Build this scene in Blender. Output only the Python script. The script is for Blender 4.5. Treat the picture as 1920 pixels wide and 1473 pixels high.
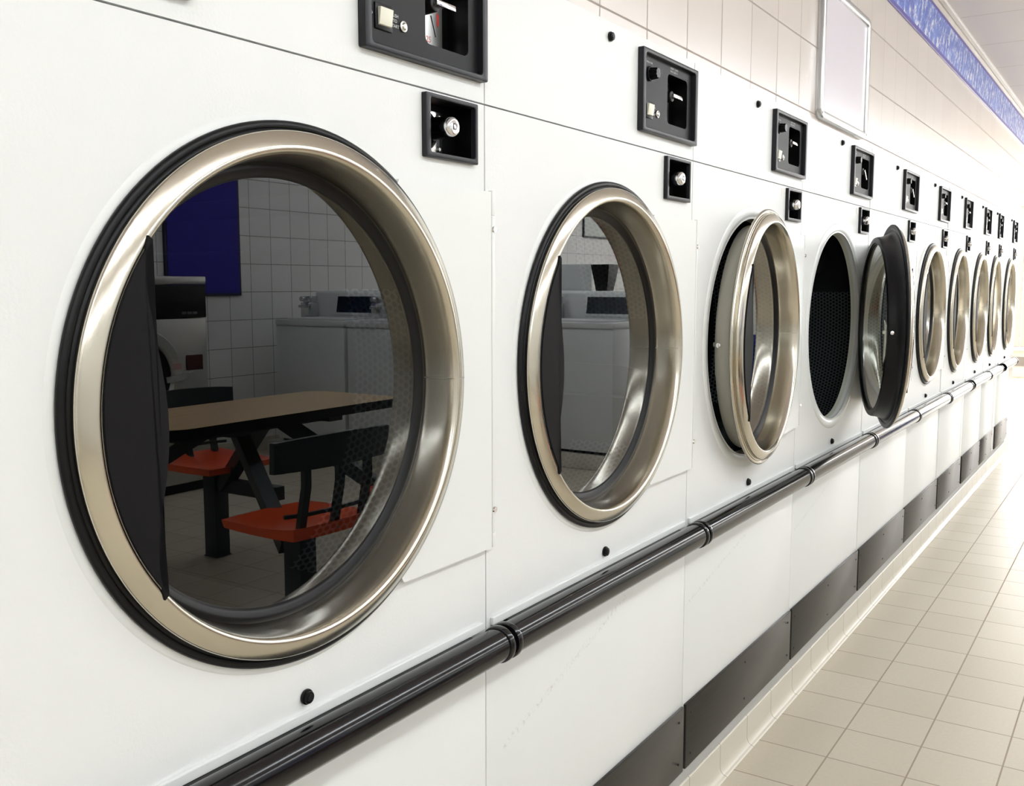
import bpy, bmesh, math, random
from mathutils import Vector, Matrix
for o in list(bpy.data.objects): bpy.data.objects.remove(o, do_unlink=True)
S = bpy.context.scene
COL = S.collection
PI = math.pi
R = math.radians
random.seed(4)

# ------------------------------------------------------------------ camera
F_PX, YAW, PITCH = 1842.4, R(32.9543), R(6.2735)
CAMX, CAMZ = 0.8558, 1.2485
Y0, W = 0.444, 0.8
cd = bpy.data.cameras.new('camera'); cam = bpy.data.objects.new('camera', cd); COL.objects.link(cam)
cd.sensor_fit = 'HORIZONTAL'; cd.sensor_width = 36.0; cd.lens = F_PX / 1920 * 36.0
cd.clip_start = 0.01; cd.clip_end = 200
cam.location = (CAMX, 0, CAMZ)
cam.rotation_euler = (PI / 2 - PITCH, 0, YAW)
S.camera = cam

# ------------------------------------------------------------------ view, world
S.view_settings.view_transform = 'Standard'
S.view_settings.look = 'None'
S.view_settings.gamma = 1.0
S.view_settings.use_curve_mapping = False
S.view_settings.exposure = 0.0
wd = bpy.data.worlds.new('daylight'); S.world = wd; wd.use_nodes = True
wd.node_tree.nodes['Background'].inputs[0].default_value = (0.92, 0.96, 1.0, 1)
wd.node_tree.nodes['Background'].inputs[1].default_value = 5.0
CEIL = 2.5
ROOM_X, ROOM_Y0, ROOM_Y1 = 4.7, -3.0, 15.0
PIER = 8.33
LIGHT_STRENGTH = 11.7
al = bpy.data.lights.new('end_window_daylight', 'AREA'); al.shape = 'RECTANGLE'; al.size = 3.9; al.size_y = 1.8
al.energy = 240; al.color = (1.0, 0.98, 0.96)
alo = bpy.data.objects.new('end_window_daylight', al); COL.objects.link(alo)
alo.location = (0.05, 14.8, 1.35); alo.rotation_euler = (-PI / 2, 0, 0)

# ------------------------------------------------------------------ object helpers
def tag(o, label=None, cat=None, group=None, kind=None):
    if label: o['label'] = label
    if cat: o['category'] = cat
    if group: o['group'] = group
    if kind: o['kind'] = kind
    return o

def empty(name, loc=(0, 0, 0), rz=0.0, label=None, cat=None, group=None):
    o = bpy.data.objects.new(name, None); COL.objects.link(o)
    o.location = loc; o.rotation_euler = (0, 0, rz); o.empty_display_size = 0.1
    return tag(o, label, cat, group)

def obj(name, bm, mats, parent=None, smooth=None, origin=None, label=None):
    if origin is not None:
        bmesh.ops.translate(bm, vec=-Vector(origin), verts=bm.verts)
    me = bpy.data.meshes.new(name)
    bmesh.ops.recalc_face_normals(bm, faces=bm.faces) if not getattr(bm, 'tag', False) else None
    bm.to_mesh(me); bm.free()
    if not isinstance(mats, (list, tuple)): mats = [mats]
    for m in mats: me.materials.append(m)
    if smooth is not None:
        for p in me.polygons: p.use_smooth = True
        me.set_sharp_from_angle(angle=R(smooth))
    o = bpy.data.objects.new(name, me); COL.objects.link(o)
    if origin is not None: o.location = origin
    if parent is not None: o.parent = parent
    if label: o['label'] = label
    return o

def struct(name, bm, m, smooth=None):
    return tag(obj(name, bm, m, None, smooth), kind='structure')

def copy_tree(o, parent=None):
    c = o.copy(); COL.objects.link(c); c.parent = parent
    for ch in list(o.children): copy_tree(ch, c)
    return c

def nb(): return bmesh.new()

def box(bm, x0, x1, y0, y1, z0, z1, bev=0.0, seg=2, mi=0):
    n = nb()
    bmesh.ops.create_cube(n, size=1.0)
    bmesh.ops.scale(n, vec=(x1 - x0, y1 - y0, z1 - z0), verts=n.verts)
    bmesh.ops.translate(n, vec=((x0 + x1) / 2, (y0 + y1) / 2, (z0 + z1) / 2), verts=n.verts)
    if bev: bmesh.ops.bevel(n, geom=n.edges[:] , offset=bev, segments=seg, profile=0.5, affect='EDGES', clamp_overlap=True)
    merge(bm, n, mi)
    return bm

def merge(bm, n, mi=0, M=None):
    if M is not None: bmesh.ops.transform(n, matrix=M, verts=n.verts)
    for f in n.faces: f.material_index = mi if mi else f.material_index
    me = bpy.data.meshes.new('tmp'); n.to_mesh(me); n.free(); bm.from_mesh(me); bpy.data.meshes.remove(me)

def cyl(bm, c, axis, r, l, seg=32, r2=None, bev=0.0, mi=0, caps=True):
    """cylinder/cone starting at c along axis with length l"""
    n = nb()
    bmesh.ops.create_cone(n, cap_ends=caps, segments=seg, radius1=r, radius2=r if r2 is None else r2, depth=l)
    if bev:
        es = [e for e in n.edges if len(e.link_faces) == 2 and any(len(f.verts) > 4 for f in e.link_faces)]
        bmesh.ops.bevel(n, geom=es, offset=bev, segments=2, profile=0.5, affect='EDGES')
    bmesh.ops.translate(n, vec=(0, 0, l / 2), verts=n.verts)
    q = Vector((0, 0, 1)).rotation_difference(Vector(axis).normalized())
    merge(bm, n, mi, Matrix.Translation(Vector(c)) @ q.to_matrix().to_4x4())
    return bm

def lathe(bm, prof, yc, zc, seg=128, closed=False, uv=False, cap=False, mi=0):
    """profile of (x, r) turned about the X axis through (yc, zc)"""
    rings = []
    for (x, r) in prof:
        rings.append([bm.verts.new((x, yc + r * math.cos(2 * PI * k / seg), zc + r * math.sin(2 * PI * k / seg))) for k in range(seg)])
    n = len(rings); L = [0.0]
    for i in range(1, n):
        L.append(L[-1] + math.hypot(prof[i][0] - prof[i - 1][0], prof[i][1] - prof[i - 1][1]))
    lay = bm.loops.layers.uv.verify() if uv else None
    for i in range(n if closed else n - 1):
        j = (i + 1) % n
        for k in range(seg):
            k2 = (k + 1) % seg
            f = bm.faces.new((rings[i][k], rings[i][k2], rings[j][k2], rings[j][k])); f.material_index = mi
            if uv:
                rr = max(p[1] for p in prof)
                c = 2 * PI * rr / seg
                for lp, (a, b) in zip(f.loops, ((k, i), (k + 1, i), (k + 1, j), (k, j))):
                    lp[lay].uv = (a * c, L[b])
    if cap:
        f = bm.faces.new(rings[-1]); f.material_index = mi
        if uv:
            for lp in f.loops: lp[lay].uv = (lp.vert.co.y, lp.vert.co.z)
    return bm

def disc(bm, x, r, yc, zc, seg=96, mi=0):
    vs = [bm.verts.new((x, yc + r * math.cos(2 * PI * k / seg), zc + r * math.sin(2 * PI * k / seg))) for k in range(seg)]
    f = bm.faces.new(vs); f.material_index = mi
    return f

def poly_x(bm, pts, x0, x1, bev=0.0, mi=0):
    """polygon in (y, z), extruded from x0 to x1"""
    n = nb()
    f = n.faces.new([n.verts.new((x0, y, z)) for y, z in pts])
    e = bmesh.ops.extrude_face_region(n, geom=[f])
    bmesh.ops.translate(n, vec=(x1 - x0, 0, 0), verts=[v for v in e['geom'] if isinstance(v, bmesh.types.BMVert)])
    bmesh.ops.recalc_face_normals(n, faces=n.faces)
    if bev:
        es = [ed for ed in n.edges if all(abs(v.co.x - x1) < 1e-7 for v in ed.verts)]
        bmesh.ops.bevel(n, geom=es, offset=bev, segments=2, profile=0.5, affect='EDGES')
    merge(bm, n, mi)
    return bm

def sweep(bm, pts, w, h, up=(0, 0, 1)):
    """rectangular bar through a list of points"""
    rings = []
    for i, p in enumerate(pts):
        p = Vector(p)
        a = Vector(pts[max(i - 1, 0)]); b = Vector(pts[min(i + 1, len(pts) - 1)])
        d = (b - a).normalized(); s = d.cross(Vector(up)).normalized(); u = s.cross(d)
        rings.append([bm.verts.new(p + s * sx * w / 2 + u * sy * h / 2) for sx, sy in ((-1, -1), (1, -1), (1, 1), (-1, 1))])
    for i in range(len(rings) - 1):
        for k in range(4): bm.faces.new((rings[i][k], rings[i][(k + 1) % 4], rings[i + 1][(k + 1) % 4], rings[i + 1][k]))
    bm.faces.new(rings[0]); bm.faces.new(rings[-1])
    return bm

def prism_y(bm, pts, y0, y1, bev=0.0, mi=0):
    """polygon in (x, z), extruded along y"""
    n = nb()
    f = n.faces.new([n.verts.new((x, y0, z)) for x, z in pts])
    e = bmesh.ops.extrude_face_region(n, geom=[f])
    bmesh.ops.translate(n, vec=(0, y1 - y0, 0), verts=[v for v in e['geom'] if isinstance(v, bmesh.types.BMVert)])
    bmesh.ops.recalc_face_normals(n, faces=n.faces)
    if bev: bmesh.ops.bevel(n, geom=n.edges[:], offset=bev, segments=2, profile=0.5, affect='EDGES')
    merge(bm, n, mi)
    return bm

def rrect(y0, y1, z0, z1, r, n=5):
    p = []
    for cy, cz, a0 in ((y1 - r, z1 - r, 0), (y0 + r, z1 - r, 90), (y0 + r, z0 + r, 180), (y1 - r, z0 + r, 270)):
        for k in range(n + 1):
            a = R(a0 + 90 * k / n); p.append((cy + r * math.cos(a), cz + r * math.sin(a)))
    return p

def frame_x(bm, outer, inner, x0, x1, bev=0.0):
    """closed frame between two equal-length loops in (y, z)"""
    n = nb(); N = len(outer)
    def ring(pts, x): return [n.verts.new((x, y, z)) for y, z in pts]
    a, b, c, d = ring(outer, x0), ring(outer, x1), ring(inner, x1), ring(inner, x0)
    loops = [a, b, c, d]
    for i in range(4):
        p, q = loops[i], loops[(i + 1) % 4]
        for k in range(N): n.faces.new((p[k], p[(k + 1) % N], q[(k + 1) % N], q[k]))
    bmesh.ops.recalc_face_normals(n, faces=n.faces)
    if bev:
        sb, sc = set(b), set(c)
        es = [e for e in n.edges if (e.verts[0] in sb and e.verts[1] in sb) or (e.verts[0] in sc and e.verts[1] in sc)]
        bmesh.ops.bevel(n, geom=es, offset=bev, segments=2, profile=0.5, affect='EDGES')
    merge(bm, n)
    return bm

def holed_plate(bm, y0, y1, z0, z1, x0, x1, yc, zc, r, seg=120, bev=0.0):
    angs = [2 * PI * k / seg for k in range(seg)]
    for cy, cz in ((y0, z0), (y1, z0), (y0, z1), (y1, z1)):
        angs.append(math.atan2(cz - zc, cy - yc) % (2 * PI))
    angs = sorted(set(round(a, 9) for a in angs))
    outer, inner = [], []
    for a in angs:
        c, s = math.cos(a), math.sin(a)
        t = min([v for v in ((y1 - yc) / c if c > 1e-9 else 9e9, (y0 - yc) / c if c < -1e-9 else 9e9,
                 (z1 - zc) / s if s > 1e-9 else 9e9, (z0 - zc) / s if s < -1e-9 else 9e9) if v > 0])
        outer.append((yc + c * t, zc + s * t)); inner.append((yc + c * r, zc + s * r))
    frame_x(bm, outer, inner, x0, x1, 0)
    return bm

def window_plate(bm, y0, y1, z0, z1, a0, a1, b0, b1, x0=-0.0125, x1=0.0):
    frame_x(bm, [(y0, z0), (y1, z0), (y1, z1), (y0, z1)], [(a0, b0), (a1, b0), (a1, b1), (a0, b1)], x0, x1)

def well(bm, y0, y1, z0, z1, xb, xf, t=0.001):
    # open box: back at xb, mouth at xf
    box(bm, xb - t, xb, y0 - t, y1 + t, z0 - t, z1 + t)
    box(bm, xb, xf, y0 - t, y0, z0 - t, z1 + t); box(bm, xb, xf, y1, y1 + t, z0 - t, z1 + t)
    box(bm, xb, xf, y0, y1, z0 - t, z0); box(bm, xb, xf, y0, y1, z1, z1 + t)

def text_mesh(bm, s, size, M, mi=0, align='LEFT', thick=0.0):
    cu = bpy.data.curves.new('t', 'FONT'); cu.body = s; cu.size = size; cu.align_x = align; cu.extrude = thick
    cu.space_line = 0.9; cu.resolution_u = 3
    to = bpy.data.objects.new('t', cu); COL.objects.link(to)
    dg = bpy.context.evaluated_depsgraph_get(); dg.update()
    me = bpy.data.meshes.new_from_object(to.evaluated_get(dg))
    me.transform(M)
    n = nb(); n.from_mesh(me)
    for f in n.faces: f.material_index = mi
    me2 = bpy.data.meshes.new('t2'); n.to_mesh(me2); n.free(); bm.from_mesh(me2)
    bpy.data.meshes.remove(me); bpy.data.meshes.remove(me2)
    bpy.data.objects.remove(to); bpy.data.curves.remove(cu)

def MX(x, y, z):   # text lying on a face that looks towards +X, reading along +Y
    return Matrix.Translation((x, y, z)) @ Matrix(((0, 0, 1, 0), (1, 0, 0, 0), (0, 1, 0, 0), (0, 0, 0, 1)))
def MYn(x, y, z):  # text on a face that looks towards -Y, reading along +X
    return Matrix.Translation((x, y, z)) @ Matrix(((1, 0, 0, 0), (0, 0, -1, 0), (0, 1, 0, 0), (0, 0, 0, 1)))
def MXn(x, y, z):  # text on a face that looks towards -X, reading along -Y
    return Matrix.Translation((x, y, z)) @ Matrix(((0, 0, -1, 0), (-1, 0, 0, 0), (0, 1, 0, 0), (0, 0, 0, 1)))

# ------------------------------------------------------------------ materials
class NT:
    def __init__(s, name):
        s.m = bpy.data.materials.new(name); s.m.use_nodes = True; s.t = s.m.node_tree
        s.b = s.t.nodes['Principled BSDF']
    def n(s, typ, **kw):
        x = s.t.nodes.new(typ)
        for k, v in kw.items():
            if k == 'inp':
                for a, b in v.items():
                    if isinstance(b, bpy.types.NodeSocket): s.t.links.new(b, x.inputs[a])
                    else: x.inputs[a].default_value = b
            else: setattr(x, k, v)
        return x
    def math(s, op, a, b=None, c=None, clamp=False):
        x = s.t.nodes.new('ShaderNodeMath'); x.operation = op; x.use_clamp = clamp
        for i, v in enumerate((a, b, c)):
            if v is None: continue
            if isinstance(v, bpy.types.NodeSocket): s.t.links.new(v, x.inputs[i])
            else: x.inputs[i].default_value = v
        return x.outputs[0]
    def link(s, a, b): s.t.links.new(a, b)
    def mix(s, f, a, b, blend='MIX'):
        x = s.t.nodes.new('ShaderNodeMix'); x.data_type = 'RGBA'; x.blend_type = blend
        for i, v in ((0, f), (6, a), (7, b)):
            if isinstance(v, bpy.types.NodeSocket): s.t.links.new(v, x.inputs[i])
            else: x.inputs[i].default_value = v if not isinstance(v, tuple) or len(v) == 4 else (*v, 1)
        return x.outputs[2]
    def set(s, **kw):
        names = dict(col='Base Color', rough='Roughness', metal='Metallic', spec='Specular IOR Level', coat='Coat Weight',
                     coatr='Coat Roughness', ior='IOR', aniso='Anisotropic', emit='Emission Color', es='Emission Strength')
        for k, v in kw.items():
            i = s.b.inputs[names[k]]
            if isinstance(v, bpy.types.NodeSocket): s.t.links.new(v, i)
            elif isinstance(v, tuple): i.default_value = (*v, 1) if len(v) == 3 else v
            else: i.default_value = v
        return s
    def bump(s, h, strength=0.1, dist=0.001):
        x = s.t.nodes.new('ShaderNodeBump'); x.inputs['Strength'].default_value = strength; x.inputs['Distance'].default_value = dist
        s.t.links.new(h, x.inputs['Height']); s.t.links.new(x.outputs[0], s.b.inputs['Normal']); return x
    def xyz(s, kind='Object'):
        if kind == 'World':
            g = s.t.nodes.new('ShaderNodeNewGeometry'); v = g.outputs['Position']
        else:
            g = s.t.nodes.new('ShaderNodeTexCoord'); v = g.outputs[kind]
        p = s.t.nodes.new('ShaderNodeSeparateXYZ'); s.t.links.new(v, p.inputs[0])
        return v, p.outputs[0], p.outputs[1], p.outputs[2]
    def noise(s, vec, scale, detail=2.0, rough=0.5, mapscale=None):
        if mapscale:
            mp = s.t.nodes.new('ShaderNodeMapping'); mp.inputs['Scale'].default_value = mapscale; s.t.links.new(vec, mp.inputs[0]); vec = mp.outputs[0]
        x = s.t.nodes.new('ShaderNodeTexNoise'); x.inputs['Scale'].default_value = scale; x.inputs['Detail'].default_value = detail
        x.inputs['Roughness'].default_value = rough; s.t.links.new(vec, x.inputs['Vector']); return x.outputs[0]
    def ramp(s, v, lo, hi):
        x = s.t.nodes.new('ShaderNodeMapRange'); x.inputs[1].default_value = lo; x.inputs[2].default_value = hi
        s.t.links.new(v, x.inputs[0]); return x.outputs[0]
    def line(s, c, off, size, w):
        """1 on a joint line of width w, 0 on the tile"""
        a = s.math('ADD', c, -off + w / 2 + 1000 * size); a = s.math('MODULO', a, size); return s.math('LESS_THAN', a, w)
    def cell(s, c, off, size):
        a = s.math('ADD', c, -off + 1000 * size); a = s.math('DIVIDE', a, size); return s.math('FLOOR', a)

def plain(name, col, rough=0.5, metal=0.0, **kw):
    return NT(name).set(col=col, rough=rough, metal=metal, **kw).m

def mk_enamel(name, col, rough=0.38, bump=0.1, mark=None):
    n = NT(name); v, x, y, z = n.xyz('Object')
    h = n.noise(v, 260.0, 2.0)
    base = n.mix(n.ramp(n.noise(v, 3.0, 3.0), 0.3, 0.7), tuple(c * 0.985 for c in col), col)
    if mark:   # a faint rubbed scuff running up the panel
        ya, za, yb, zb, wdt = mark
        dy, dz = yb - ya, zb - za; L = math.hypot(dy, dz)
        t = n.math('ADD', n.math('MULTIPLY', n.math('SUBTRACT', y, ya), dy / L), n.math('MULTIPLY', n.math('SUBTRACT', z, za), dz / L))
        s_ = n.math('ADD', n.math('MULTIPLY', n.math('SUBTRACT', y, ya), -dz / L), n.math('MULTIPLY', n.math('SUBTRACT', z, za), dy / L))
        near = n.math('SUBTRACT', 1.0, n.math('DIVIDE', n.math('ABSOLUTE', s_), wdt), clamp=True)
        along = n.math('MULTIPLY', n.math('GREATER_THAN', t, 0.0), n.math('LESS_THAN', t, L))
        sp = n.ramp(n.noise(v, 120.0, 3.0, 0.7), 0.5, 0.66)
        f = n.math('MULTIPLY', n.math('MULTIPLY', near, along), sp)
        f = n.math('MULTIPLY', f, 0.55)
        base = n.mix(f, base, (0.42, 0.41, 0.33))
    n.set(col=base, rough=rough, spec=0.4)
    n.bump(h, bump, 0.0006)
    return n.m

WHITE = (0.80, 0.805, 0.785)
M_white = mk_enamel('white_textured_enamel', WHITE, 0.4, 0.35)
M_door_white = mk_enamel('white_smooth_enamel', (0.80, 0.81, 0.785), 0.33, 0.08)
M_low = mk_enamel('white_lower_panel_enamel', (0.79, 0.80, 0.775), 0.36, 0.08)
M_low_scuff = mk_enamel('white_lower_panel_scuffed', (0.79, 0.80, 0.775), 0.36, 0.08, (0.05, 0.49, 0.50, 0.625, 0.009))
M_low_scuff2 = mk_enamel('white_lower_panel_rubbed', (0.79, 0.80, 0.775), 0.36, 0.08, (0.02, 0.52, 0.40, 0.60, 0.006))
M_cream = plain('cream_painted_steel', (0.66, 0.67, 0.56), 0.35)
M_black = plain('black_moulded_plastic', (0.005, 0.005, 0.0055), 0.3, spec=0.25)
M_blackmat = plain('black_satin_panel', (0.008, 0.0078, 0.0082), 0.45, spec=0.22)
M_frame = plain('dark_grey_bezel_plastic', (0.012, 0.012, 0.015), 0.32, spec=0.3)
M_rubber = plain('black_rubber_seal', (0.004, 0.004, 0.0045), 0.36, spec=0.25)
M_handle = plain('dark_grey_moulded_handle', (0.006, 0.0055, 0.0065), 0.6, spec=0.15)
M_chrome = plain('polished_chrome', (0.82, 0.82, 0.83), 0.08, 1.0)
M_dullmetal = plain('dull_zinc_screw', (0.55, 0.54, 0.5), 0.28, 1.0)
M_btn = plain('ivory_push_button', (0.78, 0.76, 0.62), 0.35)
M_print = plain('white_printed_lettering', (0.62, 0.62, 0.6), 0.6)
M_redprint = plain('red_printed_marking', (0.62, 0.03, 0.02), 0.5)
M_darkprint = plain('black_printed_marking', (0.02, 0.02, 0.02), 0.5)
M_sticker = plain('off_white_sticker', (0.83, 0.83, 0.79), 0.45)
M_hole = plain('dark_cavity_plastic', (0.002, 0.002, 0.002), 0.35, spec=0.15)

def mk_steel(name, col, rough, scale, circ=True):
    n = NT(name); v, x, y, z = n.xyz('Object')
    h = n.noise(v, 60.0, 3.0, 0.6, scale)
    r = n.ramp(h, 0.2, 0.8); r = n.math('ADD', n.math('MULTIPLY', r, 0.05), rough - 0.025)
    n.set(col=n.mix(n.ramp(n.noise(v, 9.0, 3.0), 0.35, 0.65), tuple(c * 0.93 for c in col), col), rough=r, metal=1.0)
    n.bump(h, 0.08, 0.0004)
    return n.m
M_steel = mk_steel('brushed_stainless_ring', (0.64, 0.60, 0.51), 0.18, (20, 1.5, 1.5))
M_steelw = mk_steel('brushed_stainless_panel', (0.55, 0.55, 0.53), 0.3, (1, 1, 12))
M_tube = NT('glossy_black_bumper').set(col=(0.003, 0.003, 0.004), rough=0.13, spec=0.45).m

n = NT('dark_brown_brushed_kick_plate'); v, x, y, z = n.xyz('Object')
h = n.noise(v, 30.0, 3.0, 0.6, (1, 0.35, 14))
n.set(col=n.mix(n.ramp(h, 0.3, 0.7), (0.010, 0.008, 0.007), (0.026, 0.022, 0.019)), rough=0.3, spec=0.3); n.bump(h, 0.12, 0.0006)
M_kick = n.m

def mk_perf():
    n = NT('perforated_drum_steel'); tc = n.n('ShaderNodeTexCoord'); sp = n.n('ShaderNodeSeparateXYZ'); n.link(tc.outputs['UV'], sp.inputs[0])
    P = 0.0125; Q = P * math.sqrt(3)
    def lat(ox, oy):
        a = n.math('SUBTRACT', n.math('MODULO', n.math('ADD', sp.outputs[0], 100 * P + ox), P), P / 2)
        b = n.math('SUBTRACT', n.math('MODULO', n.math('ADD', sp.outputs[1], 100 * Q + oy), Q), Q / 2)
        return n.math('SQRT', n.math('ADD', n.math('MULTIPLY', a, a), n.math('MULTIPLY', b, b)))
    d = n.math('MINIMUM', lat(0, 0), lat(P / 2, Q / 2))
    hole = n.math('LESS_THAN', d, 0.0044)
    # three perforated panels round the front of the drum, plain steel between and behind, painted darker for the unlit depth
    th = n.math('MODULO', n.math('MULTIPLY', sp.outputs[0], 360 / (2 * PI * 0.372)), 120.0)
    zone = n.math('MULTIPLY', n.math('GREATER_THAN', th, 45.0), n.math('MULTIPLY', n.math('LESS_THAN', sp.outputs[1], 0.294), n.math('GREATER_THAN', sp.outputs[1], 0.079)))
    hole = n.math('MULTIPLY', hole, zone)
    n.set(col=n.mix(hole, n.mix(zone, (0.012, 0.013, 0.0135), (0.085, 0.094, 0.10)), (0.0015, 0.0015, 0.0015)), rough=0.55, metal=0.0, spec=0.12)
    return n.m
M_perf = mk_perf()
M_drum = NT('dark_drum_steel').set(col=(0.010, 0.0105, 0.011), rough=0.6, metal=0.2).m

def mk_glass(name, tint, gloss=1.0):
    n = NT(name); t = n.t; t.nodes.remove(n.b)
    out = t.nodes['Material Output']
    geo = n.n('ShaderNodeNewGeometry')
    ior = n.math('ADD', 1.52, n.math('MULTIPLY', geo.outputs['Backfacing'], 1 / 1.52 - 1.52))
    fr = n.n('ShaderNodeFresnel'); n.link(ior, fr.inputs[0])
    f = n.math('MULTIPLY', fr.outputs[0], 2.0); f = n.math('DIVIDE', f, n.math('ADD', fr.outputs[0], 1.0)); f = n.math('MULTIPLY', f, gloss, clamp=True)
    tr = n.n('ShaderNodeBsdfTransparent', inp={0: (*tint, 1)}); gl = n.n('ShaderNodeBsdfGlossy', inp={0: (0.96, 0.98, 1, 1), 'Roughness': 0.0})
    mx = n.n('ShaderNodeMixShader'); n.link(f, mx.inputs[0]); n.link(tr.outputs[0], mx.inputs[1]); n.link(gl.outputs[0], mx.inputs[2])
    n.link(mx.outputs[0], out.inputs[0]); return n.m
M_glass = mk_glass('tempered_door_glass', (0.45, 0.49, 0.49))
M_pane = mk_glass('window_pane_glass', (0.95, 0.97, 0.97))
nn = NT('glass_inner_face'); nn.t.nodes.remove(nn.b); tr = nn.n('ShaderNodeBsdfTransparent'); nn.link(tr.outputs[0], nn.t.nodes['Material Output'].inputs[0]); M_clear = nn.m

def mk_tiles(name, axes, off, size, w, c1, c2, cg, rough=0.2, grr=0.7, var=0.03, speck=0.0, bump=0.25):
    n = NT(name); v, x, y, z = n.xyz('World'); A = {'x': x, 'y': y, 'z': z}
    a, b = A[axes[0]], A[axes[1]]
    g = n.math('MAXIMUM', n.line(a, off[0], size[0], w), n.line(b, off[1], size[1], w))
    cb = n.n('ShaderNodeCombineXYZ'); n.link(n.cell(a, off[0], size[0]), cb.inputs[0]); n.link(n.cell(b, off[1], size[1]), cb.inputs[1])
    wn = n.n('ShaderNodeTexWhiteNoise', noise_dimensions='3D'); n.link(cb.outputs[0], wn.inputs[0])
    col = n.mix(wn.outputs['Value'], c1, c2)
    if speck:
        sp = n.ramp(n.noise(v, 90.0, 4.0, 0.7), 0.35, 0.65)
        col = n.mix(n.math('MULTIPLY', sp, speck), col, tuple(c * 0.7 for c in c1))
        cl = n.ramp(n.noise(v, 1.7, 2.0), 0.3, 0.7); col = n.mix(n.math('MULTIPLY', cl, 0.12), col, tuple(c * 0.8 for c in c1))
    n.set(col=n.mix(g, col, cg), rough=n.math('ADD', n.math('MULTIPLY', g, grr - rough), rough), spec=0.5)
    h = n.math('SUBTRACT', 1.0, g); n.bump(h, bump, 0.002)
    return n.m
M_walltile = mk_tiles('cream_wall_tiles', 'yz', (1.615, 1.745), (0.1972, 0.1875), 0.0042, (0.62, 0.555, 0.505), (0.64, 0.575, 0.525), (0.34, 0.285, 0.245), 0.22)
M_wallfar = mk_tiles('white_wall_tiles_opposite', 'yz', (4.70, 1.197), (0.2055, 0.2055), 0.005, (0.74, 0.74, 0.72), (0.78, 0.78, 0.76), (0.22, 0.22, 0.21), 0.3)
M_wallend = mk_tiles('white_wall_tiles_end', 'xz', (0, 1.197), (0.2, 0.2), 0.004, (0.76, 0.75, 0.72), (0.8, 0.79, 0.76), (0.3, 0.29, 0.27), 0.3)
M_floor = mk_tiles('beige_floor_tiles', 'xy', (0.2015, 0.148), (0.2, 0.2), 0.0042, (0.545, 0.485, 0.375), (0.585, 0.525, 0.415), (0.33, 0.265, 0.195), 0.4, 0.8, speck=0.18)
M_ceil = mk_tiles('white_ceiling_tiles', 'xy', (0.55, 5.18), (1.22, 0.64), 0.012, (0.88, 0.83, 0.80), (0.885, 0.835, 0.805), (0.72, 0.67, 0.62), 0.8, 0.8, speck=0.05)
M_cove = mk_tiles('beige_cove_tiles', 'yy', (0.10, 0.10), (0.2, 0.2), 0.003, (0.60, 0.56, 0.47), (0.62, 0.58, 0.49), (0.36, 0.31, 0.24), 0.3)
M_plaster = plain('pale_plaster', (0.80, 0.77, 0.73), 0.6)
M_trimw = plain('white_painted_trim', (0.84, 0.81, 0.77), 0.4)
M_alu = plain('brushed_aluminium', (0.62, 0.63, 0.64), 0.25, 1.0)

# ------------------------------------------------------------------ the room
b = nb(); box(b, -3.0, ROOM_X + 0.2, ROOM_Y0 - 0.2, ROOM_Y1 + 0.2, -0.1, 0.0); struct('floor', b, M_floor)
b = nb(); box(b, -3.0, ROOM_X + 0.2, ROOM_Y0 - 0.2, ROOM_Y1 + 0.2, CEIL, CEIL + 0.1); struct('ceiling', b, M_ceil)
TOPZ = 1.724
b = nb(); box(b, -0.12, -0.004, ROOM_Y0, PIER, TOPZ + 0.0015, CEIL)
box(b, -0.12, -0.004, 8.075, PIER, 0.0, TOPZ + 0.0015)
box(b, -0.12, -0.004, ROOM_Y0, 0.442, 0.0, TOPZ + 0.0015); box(b, -1.0, -0.12, 0.3, 0.442, 0.0, CEIL); box(b, -1.0, -0.12, 8.09, 8.2, 0.0, CEIL); box(b, -1.1, -1.0, 0.3, 8.2, 0.0, CEIL)
struct('wall_left', b, M_walltile)
b = nb(); box(b, -2.12, -2.0, PIER - 0.1, ROOM_Y1, 0, CEIL); box(b, -2.0, -0.12, PIER - 0.12, PIER, 0, CEIL); struct('wall_left_alcove', b, M_plaster)
b = nb(); box(b, ROOM_X, ROOM_X + 0.12, ROOM_Y0, ROOM_Y1, 0, CEIL); struct('wall_right', b, M_wallfar)
b = nb(); box(b, -0.12, ROOM_X + 0.12, ROOM_Y0 - 0.12, ROOM_Y0, 0, CEIL); struct('wall_back', b, M_wallend)
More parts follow.
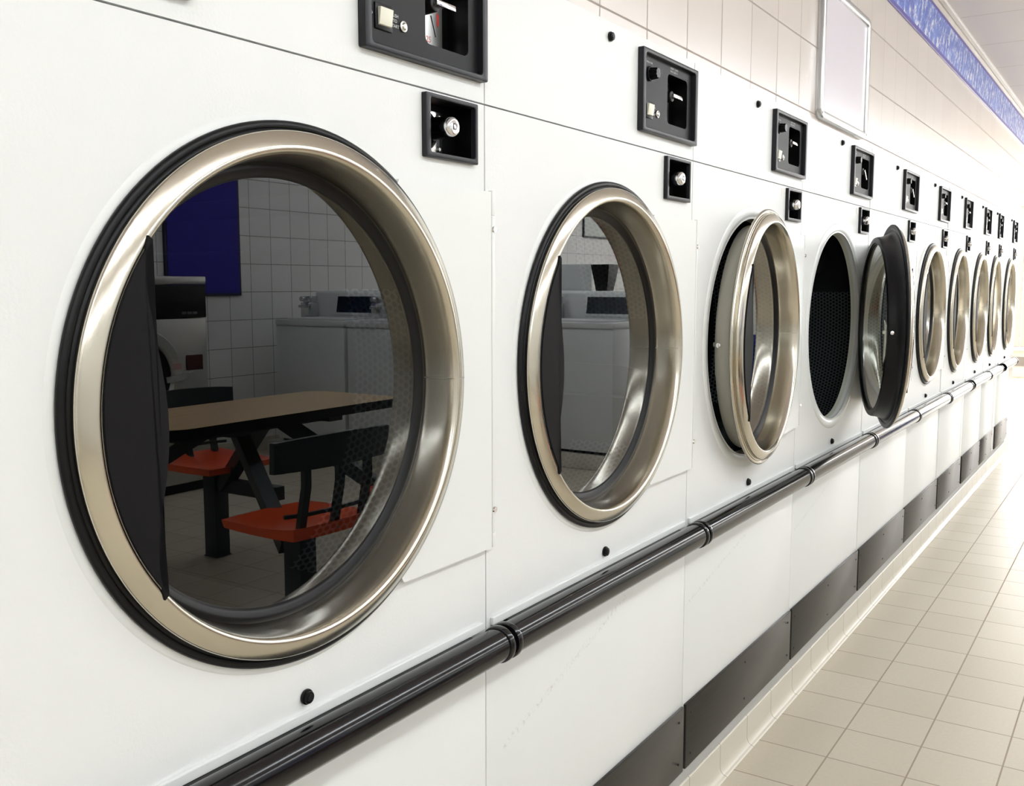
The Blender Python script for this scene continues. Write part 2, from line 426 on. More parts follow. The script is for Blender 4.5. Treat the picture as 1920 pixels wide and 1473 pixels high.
# end wall: low parapet, grey band, posts and panes
b = nb(); box(b, -2.12, ROOM_X, ROOM_Y1, ROOM_Y1 + 0.12, 0, 0.36); box(b, -2.12, ROOM_X, ROOM_Y1, ROOM_Y1 + 0.12, 2.3, CEIL); struct('wall_front', b, M_plaster)
b = nb(); box(b, 2.09, ROOM_X, ROOM_Y1 - 0.001, ROOM_Y1 + 0.12, 0.36, 2.3); struct('wall_front_tiled', b, M_wallend)
b = nb(); box(b, -2.0, ROOM_X, ROOM_Y1 - 0.015, ROOM_Y1 - 0.0005, 0.15, 0.27, 0.003); struct('trim_1', b, plain('grey_trim_band', (0.30, 0.28, 0.26), 0.5))
b = nb(); box(b, -2.0, ROOM_X, ROOM_Y1 - 0.09, ROOM_Y1 + 0.12, 0.361, 0.41, 0.006); struct('trim_2', b, M_trimw)
for k in range(3):
    xa = -1.95 + k * 1.33
    wn_ = empty('window_%d' % (k + 1), (xa, ROOM_Y1 + 0.02, 0.412)); wn_['kind'] = 'structure'
    b = nb()
    for c in (0.0, 0.62, 1.24): box(b, c, c + 0.08, 0.0, 0.07, 0, 1.886, 0.005)
    box(b, 0.08, 1.24, 0.0, 0.07, 0.0, 0.06); box(b, 0.08, 1.24, 0.0, 0.07, 1.82, 1.886)
    obj('window_frame', b, plain('beige_window_frame_%d' % k, (0.66, 0.55, 0.46), 0.5), wn_)
    b = nb(); box(b, 0.081, 0.619, 0.03, 0.036, 0.061, 1.819); box(b, 0.701, 1.239, 0.03, 0.036, 0.061, 1.819); obj('window_pane', b, M_pane, wn_)
# cove base that runs along the foot of the dryers
prof = [(-0.06, 0.0), (-0.06, 0.084), (-0.0035, 0.084), (-0.001, 0.082), (-0.0005, 0.04)]
for k in range(7):
    a = R(90 * k / 6); prof.append((-0.0005 + 0.017 * (1 - math.cos(a)), 0.024 - 0.022 * math.sin(a)))
prof += [(0.0185, 0.0)]
b = nb(); prism_y(b, prof, ROOM_Y0 + 0.01, PIER + 0.0); struct('baseboard_left', b, M_cove, 40)
b = nb(); box(b, -0.06, -0.004, 0.444, Y0 + 7.63, 0.0855, 0.1225); struct('trim_4', b, plain('grey_plinth_strip', (0.42, 0.42, 0.40), 0.5))
b = nb(); box(b, ROOM_X - 0.02, ROOM_X - 0.0005, ROOM_Y0, ROOM_Y1 - 0.1, 0.0, 0.1, 0.004); struct('baseboard_right', b, M_cove)
# ceiling angle between border and ceiling
b = nb(); box(b, -0.0035, 0.018, ROOM_Y0, PIER, 2.484, 2.4995, 0.002); struct('trim_3', b, M_trimw)

# ceiling lights
for ix, lx in enumerate((1.5, 3.5)):
    for iy in range(13):
        ly = -2.12 + iy * 1.25
        t = empty('ceiling_light', (lx, ly, CEIL), 0, 'fluorescent ceiling light with a white wraparound diffuser over the laundry room', 'ceiling light', 'fluorescent ceiling lights')
        b = nb(); box(b, -0.04, 0.04, -0.50, 0.50, -0.075, -0.0005, 0.002)
        obj('mounting_channel', b, M_trimw, t)
        b = nb(); prism_y(b, [(-0.105, -0.080), (-0.105, -0.112), (-0.07, -0.140), (0.07, -0.140), (0.105, -0.112), (0.105, -0.080), (0.08, -0.0755), (-0.08, -0.0755)], -0.499, 0.499)
        em = bpy.data.materials.get('lit_diffuser')
        if em is None:
            q = NT('lit_diffuser'); q.set(col=(0.9, 0.9, 0.9), rough=0.5, emit=(0.885, 0.945, 1.0), es=LIGHT_STRENGTH); em = q.m
        obj('diffuser', b, em, t)

# ------------------------------------------------------------------ dryers
YC, ZC = 0.4074, 1.1147
ZS = 1.5168
ZT = 0.691          # bumper height
def make_dryer():
    root = empty('tumble_dryer', (0, 0, 0))
    # cabinet shell
    b = nb(); box(b, -0.88, -0.862, 0.002, 0.798, 0.124, TOPZ); box(b, -0.862, -0.013, 0.002, 0.012, 0.124, TOPZ); box(b, -0.862, -0.013, 0.788, 0.798, 0.124, TOPZ)
    box(b, -0.862, -0.013, 0.012, 0.788, TOPZ - 0.01, TOPZ); box(b, -0.862, -0.013, 0.012, 0.788, 0.124, 0.136)
    obj('cabinet', b, M_door_white, root)
    # front panels
    b = nb(); window_plate(b, 0.0012, 0.7988, ZS + 0.0012, TOPZ, 0.530, 0.784, 1.553, 1.696); obj('upper_panel', b, M_white, root, 30)
    b = nb(); holed_plate(b, 0.0012, 0.7988, ZT + 0.001, 1.4235, -0.0125, 0.0, YC, ZC, 0.300); window_plate(b, 0.0012, 0.7988, 1.4235, ZS - 0.0012, 0.655, 0.767, 1.431, 1.506); obj('door_panel', b, M_white, root, 30)
    b = nb(); box(b, -0.0125, 0.0, 0.0012, 0.7988, 0.124, ZT - 0.001, 0.0014); lo = obj('lower_panel', b, M_low, root, 30)
    # raised white lip around the opening and the cream throat
    b = nb(); lathe(b, [(0.0, 0.331), (0.0022, 0.328), (0.0026, 0.318), (0.001, 0.306), (-0.006, 0.300), (-0.02, 0.298)], YC, ZC); obj('opening_rim', b, M_door_white, root, 60)
    b = nb(); lathe(b, [(-0.012, 0.2995), (-0.018, 0.2980), (-0.027, 0.2958)], YC, ZC); obj('throat', b, M_cream, root, 60)
    # drum
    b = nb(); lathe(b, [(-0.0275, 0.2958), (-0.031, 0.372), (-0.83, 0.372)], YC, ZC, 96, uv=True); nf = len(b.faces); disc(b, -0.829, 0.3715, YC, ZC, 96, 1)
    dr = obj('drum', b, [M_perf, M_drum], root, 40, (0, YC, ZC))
    for k in range(3):
        b = nb()
        a = R(22 + 120 * k); c, s = math.cos(a), math.sin(a)
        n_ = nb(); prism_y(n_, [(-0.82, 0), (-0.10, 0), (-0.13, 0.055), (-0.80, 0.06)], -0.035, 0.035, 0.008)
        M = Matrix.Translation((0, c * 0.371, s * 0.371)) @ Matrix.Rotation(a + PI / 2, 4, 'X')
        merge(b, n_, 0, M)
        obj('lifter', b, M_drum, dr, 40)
    # kick plate
    kp = nb(); box(kp, 0.0005, 0.008, 0.006, 0.794, 0.126, 0.283, 0.0022, 2)
    kick = obj('kick_plate', kp, M_kick, root, 30)
    for yy in (0.035, 0.4, 0.765):
        for zz in (0.155, 0.255):
            b = nb(); cyl(b, (0.0078, yy, zz), (1, 0, 0), 0.0032, 0.002, 12, 0.0022); obj('plate_screw', b, M_black, kick, 40)
    # bumper rail
    b = nb(); xt = 0.032
    cyl(b, (xt, 0.010, ZT), (0, 1, 0), 0.0262, 0.780, 48)
    tube = obj('bumper_rail', b, M_tube, root, 40)
    for yy in (0.0045, 0.783):
        b = nb(); cyl(b, (xt, yy, ZT), (0, 1, 0), 0.0292, 0.0125, 48, None, 0.0025); cyl(b, (xt, yy - 0.0015, ZT), (0, 1, 0), 0.0245, 0.0155, 48)
        obj('end_cap', b, M_tube, tube, 40)
    b = nb()
    box(b, 0.0003, 0.012, 0.05, 0.75, ZT - 0.018, ZT + 0.018); obj('rail_bracket', b, M_black, tube)
    b = nb(); box(b, 0.0003, 0.006, 0.012, 0.786, ZT + 0.018, ZT + 0.0305, 0.001); obj('rail_backplate', b, M_low, tube, label='white strip behind the rail')
    # panel locks
    for yy, zz in ((0.403, 0.7655), (0.403, 1.697)):
        rr = 0.0098 if zz < 1 else 0.0088
        if zz < 1: zz = 0.710 + 0.029
        b = nb(); cyl(b, (0.0003, yy, zz), (1, 0, 0), rr, 0.004, 28, None, 0.001); cyl(b, (0.004, yy, zz), (1, 0, 0), rr * 0.8, 0.004, 28, None, 0.0012)
        lk = obj('panel_lock', b, M_black, root, 40)
        b = nb(); cyl(b, (0.0078, yy, zz), (1, 0, 0), rr * 0.45, 0.0012, 16); box(b, 0.009, 0.0094, yy - 0.0008, yy + 0.0008, zz - 0.003, zz + 0.003); obj('keyhole', b, M_frame, lk, 40)
    make_control(root); make_lock(root); make_door(root)
    return root

def make_control(root):
    y0, y1, z0, z1 = 0.521, 0.7925, 1.546, 1.7035
    b = nb(); frame_x(b, rrect(y0, y1, z0, z1, 0.003, 3), rrect(y0 + 0.0135, y1 - 0.0135, z0 + 0.0085, z1 - 0.0085, 0.005, 3), 0.0003, 0.0125, 0.0016)
    cp = obj('control_panel', b, M_frame, root, 35)
    # inner face with the coin opening cut in
    cy0, cy1, cz0, cz1 = 0.655, 0.756, 1.577, 1.676
    N = 4
    b = nb()
    outer = rrect(y0 + 0.012, y1 - 0.012, z0 + 0.007, z1 - 0.007, 0.005, N); inner = rrect(cy0, cy1, cz0, cz1, 0.010, N)
    frame_x(b, outer, inner, 0.0004, 0.0024)
    obj('panel_face', b, M_blackmat, cp)
    # recessed coin slide well with a printed metal plate at its back
    WX = -0.034
    b = nb(); well(b, cy0 - 0.0005, cy1 + 0.0005, cz0 - 0.0005, cz1 + 0.0005, WX, 0.0004); cs = obj('coin_slide', b, M_hole, cp)
    b = nb(); box(b, WX + 0.0001, WX + 0.0012, cy0 + 0.0005, cy1 - 0.016, cz0 + 0.001, cz1 - 0.001); obj('slide_plate', b, M_steelw, cs, label='printed metal plate')
    px = WX + 0.0014
    b = nb(); text_mesh(b, '25', 0.0120, MX(px, cy0 + 0.0465, cz0 + 0.016)); obj('price_print', b, M_redprint, cs)
    b = nb(); poly_x(b, [(cy0 + 0.072, cz0 + 0.060), (cy0 + 0.0765, cz0 + 0.057), (cy0 + 0.076, cz0 + 0.045), (cy0 + 0.074, cz0 + 0.040), (cy0 + 0.0722, cz0 + 0.044)], px, px + 0.0003); obj('red_mark', b, M_redprint, cs)
    b = nb(); text_mesh(b, 'QUARTER', 0.0060, MX(px, cy0 + 0.051, cz0 + 0.007)); obj('coin_print', b, M_darkprint, cs)
    b = nb(); sweep(b, [(px + 0.0002, cy0 + 0.058, cz0 + 0.054), (px + 0.0002, cy0 + 0.069, cz0 + 0.026)], 0.0013, 0.0008, (1, 0, 0)); obj('slot_mark', b, M_darkprint, cs)
    # black pivot with its chrome lever
    oy, oz = 0.678, 1.634
    b = nb(); cyl(b, (WX + 0.001, oy, oz), (1, 0, 0), 0.0135, 0.036, 28, 0.011, 0.002); lv = obj('coin_lever', b, M_black, cp, 40, (WX, oy, oz))
    b = nb(); box(b, 0.036, 0.043, -0.004, 0.040, -0.0035, 0.0045, 0.0015); l2 = obj('lever_bar', b, M_chrome, lv, 40)
    # selector knob
    ky, kz = 0.5685, 1.660
    b = nb(); cyl(b, (0.0024, ky, kz), (1, 0, 0), 0.0145, 0.004, 32, None, 0.001)
    n_ = nb(); seg = 48; ringA, ringB = [], []
    for k in range(seg):
        a = 2 * PI * k / seg; rr = 0.0112 + 0.0012 * math.cos(9 * a)
        ringA.append(n_.verts.new((0.006, ky + rr * math.cos(a), kz + rr * math.sin(a)))); ringB.append(n_.verts.new((0.022, ky + 0.86 * rr * math.cos(a), kz + 0.86 * rr * math.sin(a))))
    for k in range(seg): n_.faces.new((ringA[k], ringA[(k + 1) % seg], ringB[(k + 1) % seg], ringB[k]))
    n_.faces.new(ringB); merge(b, n_)
    kb = obj('selector_knob', b, M_black, cp, 30)
    b = nb(); box(b, 0.022, 0.0225, ky - 0.0008, ky + 0.0008, kz, kz + 0.008); obj('knob_mark', b, M_print, kb)
    # start button
    by, bz = 0.5665, 1.591
    b = nb(); box(b, 0.0023, 0.0045, by - 0.017, by + 0.017, bz - 0.0165, bz + 0.0165, 0.001); sb = obj('button_bezel', b, M_black, cp, 30)
    b = nb(); prism = [(0.0044, bz - 0.0115), (0.0075, bz - 0.0105), (0.0105, bz + 0.0105), (0.0044, bz + 0.0115)]; prism_y(b, prism, by - 0.0125, by + 0.0125, 0.0008); obj('start_button', b, M_btn, sb, 30, label='ivory rocker button')
    b = nb(); cyl(b, (0.0024, 0.607, 1.588), (1, 0, 0), 0.0075, 0.0022, 24, None, 0.0008); cyl(b, (0.0045, 0.607, 1.588), (1, 0, 0), 0.0052, 0.0022, 24, 0.003); obj('screw', b, M_dullmetal, cp, 40)
    b = nb()
    for i, s_ in enumerate(('PUSH', 'TO', 'START')): text_mesh(b, s_, 0.0060, MX(0.0026, 0.5905, 1.5965 - i * 0.0066), align='CENTER')
    # diamond mark left of the button and captions over knob and coin slide
    dy, dz = 0.5408, 1.593
    for p, q in (((-1, 0), (0, 1)), ((0, 1), (1, 0)), ((1, 0), (0, -1)), ((0, -1), (-1, 0))):
        sweep(b, [(0.0027, dy + p[0] * 0.005, dz + p[1] * 0.0085), (0.0027, dy + q[0] * 0.005, dz + q[1] * 0.0085)], 0.0005, 0.0004, (1, 0, 0))
    sweep(b, [(0.0027, dy, dz - 0.0045), (0.0027, dy, dz + 0.0045)], 0.0006, 0.0004, (1, 0, 0))
    text_mesh(b, 'TEMPERATURE', 0.0052, MX(0.0026, 0.548, 1.680)); text_mesh(b, 'INSERT COINS', 0.0058, MX(0.0026, 0.668, 1.687)); text_mesh(b, 'PUSH  SLIDE  IN', 0.005, MX(0.0026, 0.668, 1.681))
    obj('lettering', b, M_print, cp)

def make_lock(root):
    y0, y1, z0, z1 = 0.648, 0.772, 1.4245, 1.5115
    b = nb(); frame_x(b, rrect(y0, y1, z0, z1, 0.002, 3), rrect(y0 + 0.0105, y1 - 0.007, z0 + 0.0075, z1 - 0.006, 0.003, 3), 0.0003, 0.0085, 0.001)
    lb = obj('coin_box', b, M_frame, root, 35)
    BX = -0.030
    b = nb(); well(b, 0.6555, 0.7665, 1.4315, 1.5055, BX, 0.0004); obj('box_recess', b, M_hole, lb)
    b = nb(); box(b, BX + 0.0001, BX + 0.0012, 0.657, 0.7325, 1.434, 1.497); obj('box_plate', b, M_chrome, lb, label='polished plate behind the lock')
    ly, lz = 0.690, 1.468
    b = nb(); lathe(b, [(BX + 0.0012, 0.0285), (BX + 0.005, 0.0275), (BX + 0.012, 0.020), (BX + 0.020, 0.0158)], ly, lz, 40, cap=True); obj('lock_collar', b, M_black, lb, 60)
    b = nb(); lathe(b, [(BX + 0.014, 0.0165), (BX + 0.046, 0.0142), (BX + 0.053, 0.0134), (BX + 0.0555, 0.0112), (BX + 0.056, 0.009)], ly, lz, 40, cap=True); lk = obj('lock_barrel', b, M_chrome, lb, 50)
    fx = BX + 0.0562
    b = nb(); lathe(b, [(fx, 0.0046), (fx, 0.0034)], ly, lz, 24); box(b, fx - 0.0001, fx + 0.0002, ly - 0.0042, ly - 0.0022, lz - 0.0045, lz + 0.0045); obj('keyhole', b, M_darkprint, lk)
    for zz in (1.444, 1.489):
        b = nb(); cyl(b, (BX + 0.001, 0.722, zz), (1, 0, 0), 0.0052, 0.004, 20, 0.0025); obj('screw', b, M_dullmetal, lb, 40)

def make_door(root):
    hy = 0.806
    D = empty('door', (0, 0, 0)); D.parent = root; D.location = (0, hy, 0)
    D['label'] = 'round glass door in a brushed steel ring'
    o_ = (0, hy, 0)
    def put(name, b, m, sm=None, par=None, label=None):
        bmesh.ops.translate(b, vec=(0, -hy, 0), verts=b.verts)
        return obj(name, b, m, par or D, sm, None, label)
    b = nb()
    prof = [(0.0085, 0.3020), (0.0095, 0.3075), (0.0120, 0.3100), (0.0155, 0.3110), (0.0185, 0.3105), (0.0203, 0.3088),
            (0.0262, 0.2935), (0.0270, 0.2910), (0.0266, 0.2885), (0.0245, 0.2858), (0.0190, 0.2833), (0.0090, 0.2814), (-0.0040, 0.2798), (-0.0190, 0.2784),
            (-0.0370, 0.2770), (-0.0388, 0.2760), (-0.0390, 0.2720)]
    lathe(b, prof, YC, ZC, 192); put('steel_ring', b, M_steel, 50)
    b = nb()
    for s_ in (0.2807, 0.2832): pass
    box(b, 0.0, 0.0, 0, 0, 0, 0) if False else None
    sweep(b, [(-0.037, YC + 0.2769, ZC), (-0.004, YC + 0.2797, ZC), (0.019, YC + 0.2832, ZC), (0.0268, YC + 0.2888, ZC), (0.0266, YC + 0.2930, ZC), (0.0203, YC + 0.3092, ZC)], 0.0009, 0.0011, (0, 0, 1))
    put('weld_seam', b, M_dullmetal)
    # outer gasket with its stepped lip
    b = nb(); lathe(b, [(0.0030, 0.3050), (0.0030, 0.3200), (0.0050, 0.3226), (0.0085, 0.3222), (0.0105, 0.3190), (0.0108, 0.3150), (0.0092, 0.3135), (0.0112, 0.3115), (0.0108, 0.3065), (0.0085, 0.3030), (0.0060, 0.3030)], YC, ZC, 160, closed=True)
    put('outer_gasket', b, M_rubber, 60)
    # plug behind the flange
    b = nb(); lathe(b, [(0.0050, 0.3060), (0.0028, 0.2980), (-0.010, 0.2900), (-0.026, 0.2850), (-0.038, 0.2840), (-0.0425, 0.2820), (-0.0435, 0.2660), (-0.040, 0.2650)], YC, ZC, 128); put('door_plug', b, M_rubber, 50)
    # glass seal
    b = nb(); lathe(b, [(-0.0290, 0.2778), (-0.0270, 0.2735), (-0.0280, 0.2695), (-0.0315, 0.2635), (-0.0340, 0.2605), (-0.0370, 0.2598), (-0.0405, 0.2615), (-0.0400, 0.2778)], YC, ZC, 128); put('glass_seal', b, M_rubber, 60)
    # glass
    b = nb(); disc(b, -0.0345, 0.2618, YC, ZC, 128, 0)
    f2 = disc(b, -0.0390, 0.2618, YC, ZC, 128, 1)
    bm_n = b
    for f in bm_n.faces:
        f.normal_update()
        want = 1 if f.material_index == 0 else -1
        if f.normal.x * want < 0: f.normal_flip()
    bmesh.ops.translate(b, vec=(0, -hy, 0), verts=b.verts); b2 = b
    me = bpy.data.meshes.new('door_glass'); b2.to_mesh(me); b2.free(); me.materials.append(M_glass); me.materials.append(M_clear)
    g = bpy.data.objects.new('door_glass', me); COL.objects.link(g); g.parent = D
    # moulded grip inside the ring
    right = [(-0.2296, 0.1822), (-0.2336, 0.1652), (-0.2346, 0.1528), (-0.2347, 0.142), (-0.2339, 0.1297), (-0.2308, 0.1094), (-0.227, 0.0874), (-0.2212, 0.0586), (-0.2168, 0.031), (-0.2145, 0.0066), (-0.2142, -0.0129), (-0.2156, -0.0355), (-0.2191, -0.0611), (-0.224, -0.0832), (-0.2283, -0.102), (-0.2311, -0.1211), (-0.2322, -0.1373), (-0.2312, -0.1574), (-0.2268, -0.1862)]
    a0 = math.atan2(right[-1][1], right[-1][0]); a1 = math.atan2(right[0][1], right[0][0])
    a0 = a0 % (2 * PI); a1 = a1 % (2 * PI)
    left = [(0.2868 * math.cos(a0 + (a1 - a0) * k / 20), 0.2868 * math.sin(a0 + (a1 - a0) * k / 20)) for k in range(21)]
    pts = [(YC + y, ZC + z) for y, z in right + left]
    n_ = nb()
    vs0 = [n_.verts.new((0.0295, y, z)) for k, (y, z) in enumerate(pts)]
    vs1 = [n_.verts.new((0.0262, y, z)) for k, (y, z) in enumerate(pts)]
    f = n_.faces.new(vs0); n_.faces.new(list(reversed(vs1)))
    for k in range(len(pts)): n_.faces.new((vs0[k], vs1[k], vs1[(k + 1) % len(pts)], vs0[(k + 1) % len(pts)]))
    bmesh.ops.triangulate(n_, faces=[f_ for f_ in n_.faces if len(f_.verts) > 4])
    b = nb(); merge(b, n_); put('grip', b, M_handle, 40)
    # white hinge plate under the ring
    pl = [(0.8030, 0.8385), (0.8030, 1.3880), (0.5860, 1.3880)]
    aa = math.atan2(1.3880 - ZC, 0.5860 - YC); rr = 0.304
    arc = [(YC + rr * math.cos(aa - 2 * aa * k / 40), ZC + rr * math.sin(aa - 2 * aa * k / 40)) for k in range(41)]
    pts = pl + [(YC + 0.316 * math.cos(aa), ZC + 0.316 * math.sin(aa))] + arc + [(0.5860, 0.8385)]
    b = nb(); n_ = nb(); poly_x(n_, pts, 0.0036, 0.0100, 0.0)
    bmesh.ops.triangulate(n_, faces=[f_ for f_ in n_.faces if len(f_.verts) > 4]); merge(b, n_); hp = put('hinge_plate', b, M_door_white, 20)
    b = nb(); box(b, 0.0036, 0.0115, 0.8032, 0.8120, 0.8395, 0.862, 0.0012); box(b, 0.0036, 0.0115, 0.8032, 0.8120, 0.8632, 1.352, 0.0015); box(b, 0.0036, 0.0115, 0.8032, 0.8120, 1.3532, 1.3900, 0.0012)
    put('hinge', b, M_low, 30)
    for zz in (0.899, 1.332):
        b = nb(); cyl(b, (0.0112, 0.8085, zz), (1, 0, 0), 0.0055, 0.0025, 20, 0.0045); cyl(b, (0.0136, 0.8085, zz), (1, 0, 0), 0.0022, 0.0004, 12)
        put('hinge_screw', b, M_chrome, 40)
    # striker on the back of the door, latch side
    b = nb(); cyl(b, (-0.032, YC - 0.2845, ZC - 0.005), (0, -1, 0), 0.006, 0.008, 20, None, 0.0015); put('striker', b, M_chrome, 40)
    b = nb(); poly = [(YC - 0.236 + 0.0, ZC + 0.03), (YC - 0.262, ZC + 0.015), (YC - 0.268, ZC - 0.03), (YC - 0.262, ZC - 0.075), (YC - 0.238, ZC - 0.095), (YC - 0.246, ZC - 0.03)]
    n_ = nb(); poly_x(n_, poly, -0.0465, -0.0440); bmesh.ops.triangulate(n_, faces=[f_ for f_ in n_.faces if len(f_.verts) > 4]); merge(b, n_)
    cyl(b, (-0.0465, YC - 0.258, ZC - 0.005), (-1, 0, 0), 0.005, 0.006, 16)
    put('latch_plate', b, M_cream, 30)
    return D

proto = make_dryer()
ends = [(0, 0.8), (0.8, 1.6), (1.6, 2.4), (2.4, 3.2), (3.2, 4.0), (4.0, 4.78), (4.78, 5.475), (5.545, 6.235), (6.235, 6.80), (6.945, 7.63)]
LAB = ['large white tumble dryer filling the left of the picture, nearest the camera',
       'white tumble dryer with closed door, between the nearest dryer and the one ajar',
       'white tumble dryer with its steel-ringed door slightly ajar',
       'white tumble dryer with its round opening bare and door swung wide',
       'white tumble dryer partly hidden behind the swung-open door',
       'white closed tumble dryer, first one standing past the dryer hidden by the open door',
       'white closed tumble dryer just before the narrow white filler strip in the row',
       'white closed tumble dryer just past the narrow white filler strip',
       'white narrow-looking tumble dryer, second from the far end of the row',
       'white tumble dryer at the far end of the row, next to the wall pier']
dryers = []
for i, (a, e) in enumerate(ends):
    d = proto if i == 0 else copy_tree(proto)
    d.location = ((0, 0, 0, 0, 0.001, 0.0, 0.002, 0, 0.001, 0)[i], Y0 + a, 0); d.scale = (1, (e - a) / 0.8, 1)
    tag(d, LAB[i], 'tumble dryer', 'white tumble dryers in a row along the tiled wall'); dryers.append(d)
def find(root, name):
    for ch in root.children_recursive:
        if ch.name.split('.')[0] == name: return ch
def find_all(root, name): return [ch for ch in root.children_recursive if ch.name.split('.')[0] == name]
find(dryers[2], 'door').rotation_euler = (0, 0, R(4.5))
find(dryers[3], 'door').rotation_euler = (0, 0, R(22))
find(dryers[2], 'door')['label'] = 'round glass door standing slightly ajar'
find(dryers[3], 'door')['label'] = 'round glass door swung open, black back showing'
for i in (3, 4): find(dryers[i], 'coin_lever').rotation_euler = (R(-40), 0, 0)
for i, a in enumerate((20, -36, 40, 17, 70, 95, 10, 60, 30, 80)): find(dryers[i], 'drum').rotation_euler = (R(a), 0, 0)
# scuffed lower panels
for i, m in ((1, M_low_scuff), (2, M_low_scuff2), (3, M_low_scuff2)):
    lp = find(dryers[i], 'lower_panel'); lp.data = lp.data.copy(); lp.data.materials[0] = m
# the door standing ajar has a bare steel plug and no black gasket
d3 = find(dryers[2], 'door')
g = [c for c in d3.children if c.name.startswith('outer_gasket')][0]; g.data = g.data.copy(); g.data.materials[0] = M_steel; g['label'] = 'steel rim instead of black rubber'
g = [c for c in d3.children if c.name.startswith('door_plug')][0]; g.data = g.data.copy(); g.data.materials[0] = plain('painted_door_plug', (0.42, 0.40, 0.34), 0.35, 0.4); g['label'] = 'grey painted plug'
# plain sticker beside some coin boxes
for i in (2, 3):
    b = nb(); box(b, 0.0002, 0.0006, 0.614, 0.640, 1.487, 1.508); text_mesh(b, 'A', 0.001, MX(0.0007, 0.62, 1.49)) if False else None
    obj('sticker', b, M_sticker, dryers[i])
# second black display at the top left of the nearest dryer
b = nb(); frame_x(b, rrect(0.02, 0.261, 1.541, 1.700, 0.003, 3), rrect(0.032, 0.249, 1.551, 1.690, 0.004, 3), 0.0003, 0.0125, 0.0016); ip = obj('instruction_panel', b, M_frame, dryers[0], 35)
b = nb(); box(b, 0.0003, 0.0025, 0.031, 0.250, 1.550, 1.691); obj('panel_face', b, M_blackmat, ip)

# white filler strips between groups of dryers
for k, (a, e) in enumerate(((5.4765, 5.544), (6.8015, 6.9435))):
    b = nb(); box(b, -0.02, 0.001, Y0 + a, Y0 + e, 0.125, TOPZ, 0.002)
    o = obj('filler_strip', b, M_door_white, None, 30)
    tag(o, ['white vertical filler strip closing the gap nearer the camera between dryers', 'white vertical filler strip closing the far gap between dryers'][k], 'filler strip', 'white filler strips between dryers')

# ------------------------------------------------------------------ things on the dryer wall
wb = empty('whiteboard', (-0.004, 3.0, 1.748), 0, 'blank white notice board in a rounded aluminium frame on the tiled wall', 'notice board')
by0, by1, bz0, bz1 = -0.045, 0.505, -0.013, 0.380
b = nb(); frame_x(b, rrect(by0, by1, bz0, bz1, 0.028, 6), rrect(by0 + 0.024, by1 - 0.024, bz0 + 0.024, bz1 - 0.024, 0.006, 6), 0.0005, 0.020, 0.006); obj('board_frame', b, M_alu, wb, 40)
b = nb(); box(b, 0.0008, 0.012, by0 + 0.02, by1 - 0.02, bz0 + 0.02, bz1 - 0.02); obj('board_surface', b, plain('glossy_white_board', (0.72, 0.68, 0.74), 0.15), wb)
b = nb()
for yy in (by0 + 0.014, by1 - 0.014): cyl(b, (0.0195, yy, bz0 + 0.016), (1, 0, 0), 0.004, 0.002, 16)
obj('frame_screw', b, M_dullmetal, wb)

n = NT('blue_water_print'); v, x, y, z = n.xyz('Object')
mp = n.n('ShaderNodeMapping'); mp.inputs['Scale'].default_value = (1, 5, 5); mp.inputs['Rotation'].default_value = (R(28), 0, 0); n.link(v, mp.inputs[0])
mp2 = n.n('ShaderNodeMapping'); mp2.inputs['Scale'].default_value = (1, 1.5, 0.8); n.link(mp.outputs[0], mp2.inputs[0])
a1 = n.noise(mp2.outputs[0], 3.6, 8.0, 0.78); a2 = n.noise(mp2.outputs[0], 1.6, 3.0, 0.6)
c1 = n.mix(n.ramp(a2, 0.35, 0.62), (0.035, 0.085, 0.50), (0.13, 0.25, 0.72))
c2 = n.mix(n.ramp(a1, 0.51, 0.57), c1, (0.80, 0.83, 0.93))
c3 = n.mix(n.ramp(n.noise(mp2.outputs[0], 9.0, 4.0, 0.7), 0.56, 0.66), c2, (0.07, 0.04, 0.30))
rim = n.math('MAXIMUM', n.math('LESS_THAN', z, 0.017), n.math('GREATER_THAN', z, 0.166))
n.set(col=n.mix(rim, c3, (0.06, 0.035, 0.34)), rough=0.3); M_band = n.m
b = nb(); box(b, 0.0, 0.006, 0, PIER - 0.02 - ROOM_Y0 - 0.02, 0, 0.182, 0.001)
wbn = obj('wall_border', b, M_band); wbn.location = (-0.0035, ROOM_Y0 + 0.02, 2.262)
tag(wbn, 'blue and white water-splash printed border with violet edges, running high on the wall', 'wall border')

# ------------------------------------------------------------------ the room mirrored in the door glass
n = NT('light_oak_laminate'); v, x, y, z = n.xyz('Object')
h = n.noise(v, 14.0, 4.0, 0.6, (9, 0.9, 3))
n.set(col=n.mix(n.ramp(h, 0.3, 0.7), (0.46, 0.29, 0.12), (0.60, 0.41, 0.19)), rough=0.35); M_oak = n.m
M_orange = plain('orange_moulded_plastic', (0.80, 0.085, 0.015), 0.32)
M_dkmetal = plain('dark_green_black_steel', (0.016, 0.022, 0.024), 0.4)
M_wash = plain('white_washer_enamel', (0.70, 0.72, 0.71), 0.35)

